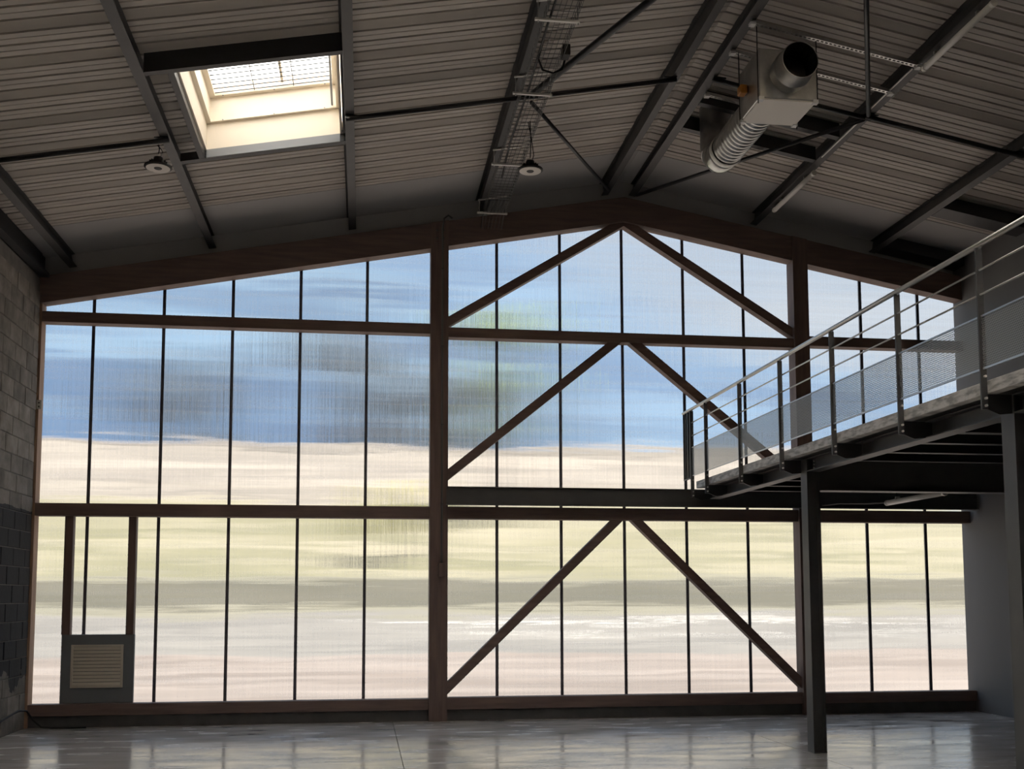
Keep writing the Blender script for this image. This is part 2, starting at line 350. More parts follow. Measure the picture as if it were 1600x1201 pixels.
# ------------------------------------------------------------------ walls
wl = empty('wall_left', (XL, -4, 0), 'left wall of bare concrete blocks, painted black low down', 'wall', kind='structure')
def block_mesh(l, h, d=0.05, b=0.006):
    return MB().bevbox(-d, 0, -l/2, l/2, 0, h, b)
CH, BL = 0.25, 0.5
full = block_mesh(BL - 0.012, CH - 0.012); half = block_mesh(BL/2 - 0.012, CH - 0.012)
fo = full.build('block', 'block', wl, origin=(0, 0, 0)); ho = half.build('block', 'block', wl, origin=(0, 0, 0))
pf, ph = fo.data, ho.data
bpy.data.objects.remove(fo); bpy.data.objects.remove(ho)
random.seed(3)
for r in range(25):
    y = -0.262; k = 0
    while y > -3.2:
        hb = (r % 2 == 1 and k == 0); l = BL/2 if hb else BL
        o = bpy.data.objects.new('block', ph if hb else pf); col.objects.link(o); o.parent = wl
        o.location = (random.uniform(-0.006, 0.004), y - l/2 + 4, r*CH + 0.006); o.rotation_euler = (random.uniform(-.004, .004), 0, random.uniform(-.006, .006))
        y -= l; k += 1
yend = -3.262
m = MB(); m.box(XL - 0.30, XL - 0.012, -3.75, -0.255, 0, 6.45); m.build('mortar_bed', 'mortar', wl)
MB().box(XL - 0.30, XL - 0.002, YB, -3.77, 0, 6.45).build('plain_wall', 'block', wl)
MB().box(XL - 0.30, XL - 0.02, YB, 0.0, 6.45, 6.86).build('wall_head', 'steel_dark', wl)
wr = empty('wall_right', (XR, -11, 0), 'smooth dark grey partition wall beside the mezzanine', 'wall', kind='structure')
MB().prism([(YB, 0), (0.0, 0), (0.0, rz(XR, .35)), (YB, rz(XR, .35))], 'x', XR, XR + 0.15).build('partition', 'wall_grey', wr)
wbk = empty('wall_back', (6.5, YB, 0), 'plain pale rear gable wall behind the viewer', 'wall', kind='structure')
MB().prism([(XL-.3, 0), (13.8, 0), (13.8, rz(13.8, .5)), (8, rz(8, .5)), (XL-.3, rz(XL-.3, .5))], 'y', YB - 0.2, YB).build('cladding', 'wall_plain', wbk)
wf = empty('wall_front', (6.5, 0, 0), 'gable base kerb and grey metal fascia above the rafters', 'wall', kind='structure')
MB().box(XL - 0.3, XR + 0.15, -0.20, 0.05, 0, 0.162).build('kerb', 'kerb', wf)
m = MB(); m.prism([(XL-.3, rz(XL-.3, -.1)), (8, rz(8, -.1)), (XR+.15, rz(XR+.15, -.1)), (XR+.15, rz(XR+.15, .36)), (8, rz(8, .36)), (XL-.3, rz(XL-.3, .36))], 'y', -0.025, 0.0)
m.build('fascia_plate', 'flashing', wf)
MB().box(XL - 0.3, XL - 0.01, -0.25, 0.05, 0, 6.6).build('corner_pier', 'steel_dark', wf)

# ------------------------------------------------------------------ roof deck: profiled sheets, openings for the skylights
SKY = [(2.04, 3.64, -5.42, -3.30)]
SKYX = [(2.04, 3.64), (5.93, 7.50), (8.42, 9.98), (10.42, 12.0)]; SKYY = [(-9.6, -7.5), (-13.7, -11.6), (-17.8, -15.7)]  # unseen rows of skylights, added to brighten the hall
SKY += [(a, b, c, d) for c, d in SKYY for a, b in SKYX]
ce = empty('ceiling', (RX, -11, RZ + CD), 'pitched ceiling of beige profiled steel roof sheets', 'ceiling', kind='structure')
PR = 0.2133
def deck_profile(y0, y1):
    """(y, dz) points of the underside between y0 and y1; sheets start at a wide shallow rib"""
    base = -5.702; pts = []
    k0 = math.floor((y0 - base)/PR) - 1; k1 = math.ceil((y1 - base)/PR) + 1
    raw = []
    for k in range(k0, k1):
        g = base + k*PR
        raw += [(g - 0.018, 0), (g - 0.017, 0.055), (g + 0.017, 0.055), (g + 0.018, 0.0)]
        if k % 3 == 0: raw += [(g + 0.080, 0.034), (g + 0.088, 0.034)]
        else: raw += [(g + 0.096, 0.0), (g + 0.098, 0.016), (g + 0.110, 0.016), (g + 0.112, 0.0)]
    def at(y):
        for (a, za), (b, zb) in zip(raw, raw[1:]):
            if a <= y <= b: return za + (zb-za)*(y-a)/max(b-a, 1e-9)
        return 0
    return [(y0, at(y0))] + [q for q in raw if y0 + 1e-4 < q[0] < y1 - 1e-4] + [(y1, at(y1))]
def sheet(x0, x1, y0, y1, name='roof_panel', mtl='deck'):
    pr = deck_profile(y0, y1) if name == 'roof_panel' else [(y0, 0), (y1, 0)]
    m = MB(); n = len(pr); vs = []
    for x in (x0, x1):
        z = rz(x, CD); vs += [(x, y, z + d) for y, d in pr] + [(x, y1, z + 0.08), (x, y0, z + 0.08)]
    K = n + 2; fs = [tuple(range(K)), tuple(range(2*K - 1, K - 1, -1))] + [(i, (i+1) % K, K + (i+1) % K, K + i) for i in range(K)]
    m.add(vs, fs); return m.build(name, mtl, ce)
mod = 3*PR; y1 = -5.702 + 7*mod
sheet(XL - 0.3, 8.0, y1, 0.12, 'flashing_sheet', 'flashing'); sheet(8.0, XR + 0.15, y1, 0.12, 'flashing_sheet', 'flashing')
while y1 > YB - 0.2:
    y0 = y1 - mod
    for a, b in ((XL - 0.3, 8.0), (8.0, XR + 0.15)):
        segs = [(a, b, y0, y1)]
        for sx0, sx1, sy0, sy1 in [(a_ - .05, b_ + .05 if b_ > 3.7 else b_ + .03, c_ - .05, d_ + .05) for a_, b_, c_, d_ in SKY]:
            nxt = []
            for (p, q, c, d) in segs:
                if sx0 >= q or sx1 <= p or sy0 >= d or sy1 <= c: nxt.append((p, q, c, d)); continue
                if p < sx0: nxt.append((p, sx0, c, d))
                if sx1 < q: nxt.append((sx1, q, c, d))
                if c < sy0: nxt.append((sx0, sx1, c, sy0))
                if sy1 < d: nxt.append((sx0, sx1, sy1, d))
            segs = nxt
        for s in segs: sheet(*s)
    y1 = y0
m = MB(); m.prism([(7.6, rz(7.6, CD + .09)), (8, rz(8, CD + .09)), (8.4, rz(8.4, CD + .09)), (8.4, rz(8.4, CD + .12)), (8, rz(8, CD + .14)), (7.6, rz(7.6, CD + .12))], 'y', YB, 0.12)
m.build('ridge_cap', 'flashing', ce)

# ------------------------------------------------------------------ glazing: upright polycarbonate sheets and mullions
wi = empty('window_1', (6.5, 0, 0.3), 'gable wall of milky fluted polycarbonate sheets with dark mullions', 'window', kind='structure')
GX = [XL - 0.05] + list(range(0, 14)) + [XR + 0.05]
for a, b in zip(GX, GX[1:]):
    prof = [(a + .003, 0.29), (b - .003, 0.29), (b - .003, raf_bot(b) + .14), (a + .003, raf_bot(a) + .14)]
    MB().prism(prof, 'y', 0.0, 0.03, 0, 0, 1).build('pane', ['polycarbonate', 'polycarbonate_back'], wi)
for x in range(0, 14):
    m = MB(); w = 0.0225
    m.prism([(x-w, -0.045), (x+w, -0.045), (x+w, -0.03), (x+.008, -0.022), (x+.008, -0.001), (x-.008, -0.001), (x-.008, -0.022), (x-w, -0.03)], 'z', 0.30, raf_bot(x) + .12)
    m.build('mullion', 'mullion', wi)

# ------------------------------------------------------------------ timber gable frame
def member(name, m, mtl, label, cat, group=None, parts=()):
    return tag(m.build(name, mtl), label, cat, group)
FR = -0.25
m = MB(); m.prism([(XL - 0.01, raf_bot(XL)), (8, raf_bot(8)), (8, rz(8)), (XL - 0.01, rz(XL))], 'y', FR - .02, -.05)
tag(m.build('timber_rafter', 'timber_h'), 'long brown timber rafter rising from block wall to ridge', 'rafter')
m = MB(); m.prism([(8, raf_bot(8)), (XR, raf_bot(XR)), (XR, rz(XR)), (8, rz(8))], 'y', FR - .02, -.05)
tag(m.build('timber_rafter', 'timber_h'), 'brown timber rafter falling from ridge to the grey partition wall', 'rafter')
def post(x0, x1, z1l, z1r, label, front, mtl='timber_v'):
    t = empty('timber_post', ((x0+x1)/2, FR/2, 0), label, 'post')
    MB().prism([(x0, 0.0), (x1, 0.0), (x1, min(z1r, raf_bot(x1) - .002)), (x0, min(z1l, raf_bot(x0) - .002))], 'y', front, -.04).build('post_shaft', mtl, t)
    if front < FR - .03: MB().prism([(x0, raf_bot(x0) - .002), (x1, raf_bot(x1) - .002), (x1, z1r), (x0, z1l)], 'y', front, FR - .022).build('post_head', mtl, t)
    return t
post(XL - 0.012, -0.672, raf_bot(XL) - .002, raf_bot(-.69) - .002, 'light brown timber jamb post beside the block wall', FR, 'timber_raw')
tp = post(4.957, 5.228, rz(4.957), rz(5.228), 'tall brown timber post with a grey conduit running down it', FR - .05)
for z in (7.30, 7.42):
    for x in (5.05, 5.15): MB().lathe([(0, -.012), (.014, -.012), (.016, 0), (.016, .004)], (x, FR - .05, z), 8, 'y').build('bolt', 'steel', tp)
post(10.752, 11.0, rz(10.752), rz(11.0), 'brown timber post behind the mezzanine railing', FR - .05)
def rail(x0, x1, z0, z1, label): 
    m = MB(); m.bevbox(x0, x1, FR, -.05, z0, z1, .004); return tag(m.build('timber_rail', 'timber_h'), label, 'beam')
rail(-0.672, 4.957, .165, .325, 'bottom timber sill rail under the glazing with the vent panel')
rail(5.228, 10.752, .165, .338, 'bottom timber sill rail between the two tall timber posts')
rail(11.0, XR, .165, .325, 'bottom timber sill rail beside the grey partition wall')
rail(-0.672, 4.957, 2.995, 3.178, 'middle timber rail directly above the vent panel posts')
rail(5.228, 10.752, 2.995, 3.18, 'middle timber rail just under the long steel beam')
rail(11.0, XR, 2.99, 3.18, 'middle timber rail under the mezzanine beside the grey partition')
rail(-0.672, 4.957, 5.815, 5.972, 'upper timber rail in the bay next to the block wall')
rail(5.228, 10.752, 5.775, 5.927, 'upper timber rail between the stacked diagonal braces')
rail(11.0, XR, 5.815, 5.972, 'upper timber rail seen behind the railing mesh')
def clip(pr, f):
    out = []
    for p, q in zip(pr, pr[1:] + pr[:1]):
        a, b = f(p), f(q)
        if a >= 0: out.append(p)
        if (a >= 0) != (b >= 0): t = a/(a-b); out.append((p[0] + t*(q[0]-p[0]), p[1] + t*(q[1]-p[1])))
    return out
def brace(side, z0, s, t, label, ztop):
    x0, x1 = 5.23, 8.0
    a = (x0, z0 + s*(x0-5.252)); b = (x1, z0 + s*(x1-5.252))
    pr = [a, b, (b[0], b[1] + t), (a[0], a[1] + t)]
    pr = clip(pr, (lambda p: raf_bot(p[0]) - .001 - p[1]) if ztop is None else (lambda p: ztop - .001 - p[1]))
    if side > 0: pr = clip([(16 - x, z) for x, z in pr], lambda p: 10.75 - p[0])
    tag(MB().prism(pr, 'y', FR + .03, -.07).build('timber_brace', 'timber_h'), label, 'brace')
brace(-1, 5.956, .617, .155, 'top diagonal timber brace climbing from the conduit post to ridge', None)
brace(1, 5.956, .617, .155, 'top diagonal timber brace falling from ridge to the railing-side post', None)
brace(-1, 3.596, .812, .17, 'middle diagonal timber brace climbing from the conduit post', 5.775)
brace(1, 3.596, .812, .17, 'middle diagonal timber brace running down behind the railing', 5.775)
brace(-1, .402, .965, .178, 'bottom diagonal timber brace rising from the conduit post foot', 2.995)
brace(1, .402, .965, .178, 'bottom diagonal timber brace falling towards the steel column', 2.995)

# ------------------------------------------------------------------ vent panel in the left bay
vp = empty('ventilation_panel', (0.22, -0.1, 0.325), 'dark grey door-width panel with beige louvre grille and two posts', 'vent panel')
for a, b in ((-.276, -.158), (.606, .716)):
    MB().bevbox(a, b, -.17, -.05, 1.30, 2.997, .004).build('side_post', 'timber_v', vp)
pm = MB(); pm.bevbox(-.285, .722, -.11, -.05, .326, 1.30, .006); pb = pm.build('panel', 'vent_panel', vp)
gr = MB(); gx0, gx1, gz0, gz1 = -.141, .575, .545, 1.155
gr.box(gx0, gx1, -.135, -.111, gz0, gz0+.03).box(gx0, gx1, -.135, -.111, gz1-.03, gz1).box(gx0, gx0+.03, -.135, -.111, gz0+.03, gz1-.03).box(gx1-.03, gx1, -.135, -.111, gz0+.03, gz1-.03)
go = gr.build('grille_frame', 'louvre', vp)
for i in range(11):
    z = gz0 + .035 + i*.05
    MB().prism([(-.136, z), (-.130, z - .003), (-.112, z + .038), (-.118, z + .042)], 'x', gx0+.03, gx1-.03).build('slat', 'louvre', go)

# ------------------------------------------------------------------ roof steel: purlins
ang = math.atan(SL)
def ibeam(m, cx, z0, h, w, tf, tw, rot):
    """I profile (x,z) with bottom centre at (cx, z0), tilted by rot"""
    pts = [(-w/2, 0), (w/2, 0), (w/2, tf), (tw/2, tf), (tw/2, h-tf), (w/2, h-tf), (w/2, h), (-w/2, h), (-w/2, h-tf), (-tw/2, h-tf), (-tw/2, tf), (-w/2, tf)]
    return [(cx + x*math.cos(rot) - z*math.sin(rot), z0 + x*math.sin(rot) + z*math.cos(rot)) for x, z in pts]
PX = [(-.32, 'dark steel purlin running along the top of the block wall'), (1.68, 'dark steel purlin beside the skylight and the first round lamp'),
      (3.765, 'dark steel purlin along the skylight edge away from the block wall'), (5.755, 'dark steel purlin carrying the wire cable tray'),
      (7.745, 'ridge purlin on the cable tray side of the roof peak'), (8.19, 'ridge purlin on the ventilation duct side of the roof peak'),
      (10.21, 'dark steel purlin carrying the tube lamps'), (12.24, 'dark steel purlin above the mezzanine railing')]
for x, lb in PX:
    m = MB(); m.prism(ibeam(m, x, rz(x, CP), .205, .11, .012, .008, ang if x < 8 else -ang), 'y', YB, -.026)
    tag(m.build('steel_purlin', 'purlin'), lb, 'purlin')
m = MB(); m.box(XL + .0, XL + .12, YB, -.28, 6.46, 6.52).box(XL + .0, XL + .012, YB, -.28, 6.52, rz(XL, .33))
tag(m.build('wall_angle', 'steel_dark'), 'black steel angle along the head of the block wall', 'steel angle')

# struts and diagonal bracing in the roof plane
def strut(x0, x1, y, r, label, name='roof_strut'):
    t = empty(name, ((x0+x1)/2, y, rz((x0+x1)/2, CP - .03)), label, 'strut')
    MB().tube([(x0, y, rz(x0, CP - .035)), (x1, y, rz(x1, CP - .035))], r, 10).build('tube', 'steel_strut', t, True)
    for x, s in ((x0, 1), (x1, -1)):
        m = MB(); c = x + s*.06; m.prism([(x, y-.05), (x + s*.16, y-.025), (x + s*.16, y+.025), (x, y+.05)], 'z', rz(c, CP) - .014, rz(c, CP) - .002); m.build('end_plate', 'steel_strut', t)
        MB().lathe([(0, -.022), (.014, -.022), (.014, -.008)], (c, y, rz(c, CP) - .006), 8).build('bolt', 'galv', t)
strut(XL + .02, 1.72, -3.98, .030, 'black strut between the block wall and first purlin, by the round lamp')
strut(3.72, 7.74, -3.98, .030, 'long black strut from the skylight purlin across the cable tray to ridge')
strut(8.2, 10.25, -4.02, .030, 'short black strut passing behind the fan box')
strut(10.17, 12.28, -4.05, .030, 'black strut from the tube lamp purlin over the mezzanine')
strut(12.2, XR - .01, -4.05, .030, 'stub of black strut reaching the grey partition wall')
def rod(p0, p1, r, label):
    a = (p0[0], p0[1], rz(p0[0], CP - .05)); b = (p1[0], p1[1], rz(p1[0], CP - .05))
    pts = [a, b]
    t = empty('bracing_rod', a, label, 'bracing rod')
    MB().tube(pts, r, 8).build('rod', 'steel_strut', t, True)
    d = (Vector(b)-Vector(a)).normalized()
    for p, s in ((a, 1), (b, -1)):
        q = Vector(p) + d*s*.16; MB().bar(Vector(p) + d*s*.02, q, .05, .02).build('fork', 'steel_strut', t)
rod((5.93, -4.08), (7.73, -7.62), .040, 'thick black diagonal brace above the junction box on the tray')
rod((5.95, -3.86), (7.72, -.40), .024, 'thin dark diagonal rod from the cable tray down to the gable peak')
rod((8.22, -.22), (10.17, -4.0), .028, 'dark diagonal rod passing under the flexible duct')
rod((10.17, -4.12), (8.22, -8.0), .028, 'dark brace hanging straight over the tube lamp purlin')

# cross members (trimmers) in the roof
def trimmer(x0, x1, y, w, label, mtl='steel_dark', c0=CP + .0, h=.19):
    m = MB(); 
    vs = []
    for x in (x0, x1):
        for yy in (y - w/2, y + w/2): vs += [(x, yy, rz(x, c0)), (x, yy, rz(x, c0 + h))]
    m.add(vs, [(0, 1, 3, 2), (4, 6, 7, 5), (0, 4, 5, 1), (2, 3, 7, 6), (0, 2, 6, 4), (1, 5, 7, 3)])
    return tag(m.build('roof_trimmer', mtl), label, 'trimmer')
trimmer(8.25, 10.15, -3.30, .10, 'black roof cross member behind the fan box')
trimmer(8.25, 10.15, -2.55, .10, 'black roof cross member beyond the duct elbow')
trimmer(12.30, XR, -1.95, .34, 'broad black roof cross member above the mezzanine handrail')
trimmer(12.30, XR, -.22, .32, 'dark roof cross member against the gable over the railing')

# ------------------------------------------------------------------ skylights
def skylight(sx0, sx1, sy0, sy1, label, detail):
    t = empty('skylight', ((sx0+sx1)/2, (sy0+sy1)/2, rz((sx0+sx1)/2, CP)), label, 'skylight')
    def wall(axis, v0, v1, a, b, c0, c1, nm, mt):
        """shaft side: axis x -> spans y a..b at x v0..v1; axis y -> spans x a..b at y v0..v1"""
        xs = (v0, v1) if axis == 'x' else (a, b); ys = (a, b) if axis == 'x' else (v0, v1)
        P = [(x, y, rz(x, c)) for c in (c0, c1) for x, y in ((xs[0], ys[0]), (xs[1], ys[0]), (xs[1], ys[1]), (xs[0], ys[1]))]
        return MB().add(P, [(0,3,2,1),(4,5,6,7),(0,1,5,4),(1,2,6,5),(2,3,7,6),(3,0,4,7)]).build(nm, mt, t)
    w = .02
    # lower lining, ledge, upper curb
    for c0, c1, ins, nm in ((CP + .10, CP + .42, 0.0, 'lower_lining'), (CP + .44, CP + .72, .035, 'upper_curb')):
        x0, x1, y0, y1_ = sx0 + ins, sx1 - ins, sy0 + ins, sy1 - ins
        wall('x', x0 - w, x0, y0 - w, y1_ + w, c0, c1, nm, 'cream'); wall('x', x1, x1 + w, y0 - w, y1_ + w, c0, c1, nm, 'cream')
        wall('y', y0 - w, y0, x0, x1, c0, c1, nm, 'cream'); wall('y', y1_, y1_ + w, x0, x1, c0, c1, nm, 'cream')
    for c, i0, i1, nm in ((CP + .42, -.03, .05, 'ledge'), (CP + .72, 0.0, .10, 'top_ledge')):
        wall('x', sx0 + i0, sx0 + i1, sy0, sy1, c, c + .025, nm, 'cream'); wall('x', sx1 - i1, sx1 - i0, sy0, sy1, c, c + .025, nm, 'cream')
        wall('y', sy0 + i0, sy0 + i1, sx0, sx1, c, c + .025, nm, 'cream'); wall('y', sy1 - i1, sy1 - i0, sx0, sx1, c, c + .025, nm, 'cream')
    wall('y', sy1 + .0, sy1 + .03, sx0, sx1, CP, CP + .10, 'lower_trim', 'trim_grey')
    wall('x', sx0 + .02, sx1 - .02, sy0 + .02, sy1 - .02, CP + .86, CP + .885, 'dome_sheet', 'opal_sheet')
    for s0, s1 in ((sx0, sx0 + .10), (sx1 - .10, sx1)): wall('x', s0, s1, sy0, sy1, CP + .745, CP + .86, 'dome_frame', 'cream')
    for s0, s1 in ((sy0, sy0 + .10), (sy1 - .10, sy1)): wall('y', s0, s1, sx0 + .1, sx1 - .1, CP + .745, CP + .86, 'dome_frame', 'cream')
    if detail:
        for i in range(1, 3):
            x = sx0 + .10 + (sx1-sx0-.2)*i/3
            MB().tube([(x, sy0 + .06, rz(x, CP + .74)), (x, sy1 - .06, rz(x, CP + .74))], .006, 6).build('guard_wire', 'steel_dark', t)
        for i in range(18):
            y = sy1 - .12 - i*.11
            MB().tube([(sx0 + .06, y, rz(sx0 + .06, CP + .745)), (sx1 - .06, y, rz(sx1 - .06, CP + .745))], .006, 6).build('guard_wire', 'steel_dark', t)
        x = sx0 + .55*(sx1-sx0); wall('x', x, x + .03, sy0 + .1, sy1 - .1, CP + .80, CP + .84, 'dome_rib', 'cream')
        for f in (.12, .5, .88):
            for c, yy in ((CP + .44, sy1 - .045), (CP + .73, sy1 - .09)):
                x = sx0 + f*(sx1-sx0); MB().lathe([(0, -.012), (.009, -.01), (.011, 0)], (x, yy, rz(x, c) - .005), 8).build('screw', 'trim_grey', t)
        x = sx1 - .10; MB().tube([(x, sy1 - .05, rz(x, CP + .46)), (x, sy1 - 1.2, rz(x, CP + .50))], .014, 8).build('gas_strut', 'trim_grey', t)
    return t
skylight(*SKY[0], 'bright open skylight shaft lined in cream with a wire guard', True)
cols_ = ['in the strip next to the block wall', 'beside the ridge on the cable tray side', 'beside the ridge on the duct side', 'above the mezzanine']
rows_ = ['first skylight added for light behind the visible roof', 'middle skylight added for light in the hall roof', 'rearmost skylight added for light in the hall roof']
for q in range(12): skylight(*SKY[1 + q], rows_[q // 4] + ' ' + cols_[q % 4], False)
trimmer(1.735, 3.71, -5.47, .08, 'black trimmer on the near edge of the skylight', h=.205)
trimmer(1.735, 3.71, -3.235, .10, 'black trimmer under the gable edge of the skylight', h=.10)
m = MB(); P = [(x, y, rz(x, c)) for c in (CP, CP + .19) for x, y in ((1.955, -5.43), (2.02, -5.43), (2.02, -3.29), (1.955, -3.29))]
tag(m.add(P, [(0,3,2,1),(4,5,6,7),(0,1,5,4),(1,2,6,5),(2,3,7,6),(3,0,4,7)]).build('roof_trimmer', 'steel_dark'), 'black side trimmer along the skylight facing the block wall', 'trimmer')

# ------------------------------------------------------------------ round lamps
def highbay(x, y, z, hz, label):
    t = empty('round_lamp', (x, y, z), label, 'lamp')
    R = .155
    MB().lathe([(.03, .0), (R - .02, .0), (R, .008), (R, .022), (R - .02, .03), (.05, .03)], (x, y, z), 28).build('rim', 'rubber', t, True)
    MB().lathe([(.045, -.003), (R - .022, -.003), (R - .022, .004)], (x, y, z), 28).build('lens_ring', 'lens', t)
    MB().lathe([(0, -.008), (.04, -.008), (.045, -.002)], (x, y, z), 20).build('lens_hub', 'rubber', t)
    b = MB().lathe([(.085, .03), (.08, .075), (.055, .085), (.05, .125), (0, .13)], (x, y, z), 20).build('housing', 'rubber', t, True)
    for i in range(14):
        a = 2*math.pi*i/14; c, s = math.cos(a), math.sin(a)
        MB().bar((x + .05*c, y + .05*s, z + .055), (x + .10*c, y + .10*s, z + .055), .006, .05).build('fin', 'rubber', b)
    ring = [(x + .018*math.cos(2*math.pi*i/12), y, z + .148 + .018*math.sin(2*math.pi*i/12)) for i in range(13)]
    MB().tube(ring, .005, 6).build('hook', 'galv', t)
    MB().tube([(x, y, z + .165), (x + .01, y, z + .165 + (hz - z - .165)*.5), (x, y, hz)], .006, 6).build('chain', 'rubber', t)
    MB().tube([(x + .02, y, z + .12), (x + .045, y, z + .2), (x + .02, y + .02, (z + hz)/2 + .1), (x - .02, y + .02, hz)], .005, 6).build('cable', 'rubber', t)
highbay(1.604, -3.95, 6.72, rz(1.604, CP) - .06, 'round black disc lamp hanging beside the skylight')
highbay(5.945, -3.78, 6.99, 7.62, 'round black disc lamp hanging under the cable tray')

# ------------------------------------------------------------------ cable tray
ct = empty('cable_tray', (5.86, -4, 7.6), 'wire basket cable tray hung on trapeze brackets under a purlin', 'cable tray')
TX0, TX1, TZ = 5.74, 6.06, 7.635
ypts = [-22.3, -.62, -.30]
def trayz(y): return TZ if y < -.75 else TZ - (y + .75)*.35
wb_ = MB()
wires = [(TX0, .10), (TX0, .05), (TX0, 0)] + [(TX0 + (TX1-TX0)*k/6, 0) for k in range(1, 6)] + [(TX1, 0), (TX1, .05), (TX1, .10)]
random.seed(5)
for (x, dz) in wires:
    e = -.33 - random.uniform(0, .05)
    wb_.tube([(x, -9.5, TZ + dz), (x, -.95, TZ + dz), (x - .01, -.66, TZ + dz*.6 - .005), (x - .02 + random.uniform(-.01, .01), e + .03, TZ + dz*.2 - .17)], .0035, 5)
wb_.build('long_wires', 'wire', ct)
cw = MB(); y = -9.5
while y < -1.0:
    cw.tube([(TX0, y, TZ + .10), (TX0, y, TZ - .003), (TX1, y, TZ - .003), (TX1, y, TZ + .10)], .0035, 5); y += .105
cw.build('cross_wires', 'wire', ct)['kind'] = 'stuff'
for y in (-8.0, -6.1, -4.5, -2.45, -.62):
    b = MB(); b.bar((5.65, y, rz(5.65, CP) - .012), (6.09, y, rz(6.09, CP) - .012), .03, .014); bo = b.build('bracket_top_bar', 'galv_light', ct)
    MB().bar((5.63, y, 7.612), (6.09, y, 7.612), .032, .022).build('bracket_bottom_bar', 'galv_light', ct)
    for x in (5.665, 6.075): MB().tube([(x, y, 7.58), (x, y, rz(x, CP))], .005, 6).build('threaded_rod', 'galv', ct)
m = MB().tube([(TX0 + .05, -9.4, TZ + .02), (TX0 + .06, -7.5, TZ + .02), (TX0 + .05, -5.9, TZ + .02), (TX0 + .07, -4.6, TZ + .025), (TX0 + .06, -3.0, TZ + .02), (TX0 + .10, -1.9, TZ + .02)], .013, 6)
tag(m.build('cable', 'rubber', smooth=True), 'black supply cable lying in the wire cable tray', 'cable')
jb = empty('junction_box', (6.09, -5.35, 7.66), 'small black junction box clipped to the cable tray with looped cable', 'junction box')
MB().bevbox(6.05, 6.13, -5.42, -5.28, 7.63, 7.75, .006).build('box', 'rubber', jb)
MB().tube([(6.10, -5.28, 7.66), (6.08, -5.2, 7.57), (5.98, -5.18, 7.53), (5.86, -5.2, 7.55), (5.80, -5.28, 7.63), (5.80, -5.6, 7.66)], .012, 6).build('cable_loop', 'rubber', jb, True)

# ------------------------------------------------------------------ fan box, duct, rails
fx, fz = 8.595, 7.59
fb = empty('fan_box', (fx, -5.07, 7.3), 'galvanised fan box with pale bottom panel and open round duct mouth', 'fan')
MB().bevbox(8.26, 8.93, -5.38, -4.76, 7.31, 7.875, .008).build('casing', 'galv', fb)
MB().bevbox(8.27, 8.92, -5.37, -4.77, 7.292, 7.312, .006).build('bottom_panel', 'panel_light', fb)
for x in (8.25, 8.88):
    for y in (-5.39, -4.81):
        MB().box(x, x + .06, y, y + .06, 7.28, 7.32).build('corner_bracket', 'clip_white', fb)
        xx = x + .03; MB().tube([(xx - .03 if x < 8.5 else xx + .03, y + .03, 7.25), (xx - .03 if x < 8.5 else xx + .03, y + .03, rz(xx, .08))], .006, 6).build('hanger_rod', 'steel_dark', fb)
MB().lathe([(.215, 0), (.215, -.12), (.222, -.125), (.222, -.15), (.212, -.155), (.205, -.34), (.197, -.34)], (fx, -5.38, fz), 32, 'y').build('duct_mouth', 'galv', fb, True)
MB().lathe([(.198, -.34), (.196, -.02), (0, -.02)], (fx, -5.38, fz), 32, 'y').build('mouth_shade', 'black', fb)  # black inner faces stand in for the shade inside the duct
MB().bevbox(8.165, 8.25, -5.05, -4.93, 7.52, 7.62, .01).build('switch_body', 'orange', fb)
MB().box(8.235, 8.262, -5.03, -4.95, 7.53, 7.61).build('switch_base', 'rubber', fb)
fd = empty('flexible_duct', (fx, -3.9, 7.45), 'ribbed silver flexible duct running from fan box to elbow', 'duct')
prof = []; y = 0.0
while y < 1.33:
    prof += [(.198, y), (.199, y + .006), (.213, y + .026), (.215, y + .045), (.211, y + .064), (.199, y + .084)]; y += .0904
MB().lathe(prof, (fx, -4.76, fz), 36, 'y').build('ribbed_sleeve', 'galv', fd, True)
MB().lathe([(.216, 1.36), (.222, 1.37), (.222, 1.45), (.216, 1.46), (.19, 1.46)], (fx, -4.76, fz), 36, 'y').build('clamp_band', 'galv_light', fd, True)
el = empty('duct_elbow', (fx, -3.0, 7.6), 'dull metal duct elbow rising from flexible duct through the roof', 'duct')
pts = [(fx, -3.32, fz + .0)]
for i in range(0, 9):
    a = i/8*math.pi/2; pts.append((fx, -3.20 + .26*math.sin(a), fz + .26 - .26*math.cos(a)))
pts.append((fx, -2.94, rz(fx, CD) - .002))
MB().tube(pts, .21, 28).build('bend', 'galv', el, True)
for i in (3, 6): 
    p0 = Vector(pts[i]); d = (Vector(pts[i+1]) - Vector(pts[i-1])).normalized()
    MB().tube([p0 - d*.008, p0 + d*.008], .217, 28).build('seam', 'galv', el, True)
def perf_rail(x0, x1, y, label):
    t = empty('mounting_rail', (x0, y, rz(x0, .10)), label, 'rail')
    m = MB(); n = int((x1-x0)/.05)
    zz = lambda x: rz(x, CP) - .03
    for dy in (-.020, .020): m.bar((x0, y + dy, zz(x0)), (x1, y + dy, zz(x1)), .012, .012)
    for dy in (-.025, .025): m.bar((x0, y + dy, zz(x0) + .015), (x1, y + dy, zz(x1) + .015), .003, .036)
    for k in range(n + 1):
        x = x0 + (x1-x0)*k/n; m.bar((x - .010, y, zz(x - .01)), (x + .010, y, zz(x + .01)), .03, .010)
    m.build('slotted_channel', 'galv', t)
    for x, s in ((x0, 1), (x1, -1)):
        MB().box(x - .02, x + .045, y - .035, y + .035, zz(x) - .03, zz(x) + .0).build('beam_clamp', 'clip_white', t)
perf_rail(8.20, 10.16, -5.33, 'slotted channel holding the near side of the fan box')
perf_rail(8.20, 10.16, -4.68, 'slotted channel holding the gable side of the fan box')
perf_rail(8.24, 9.05, -3.62, 'short slotted channel above the flexible duct')

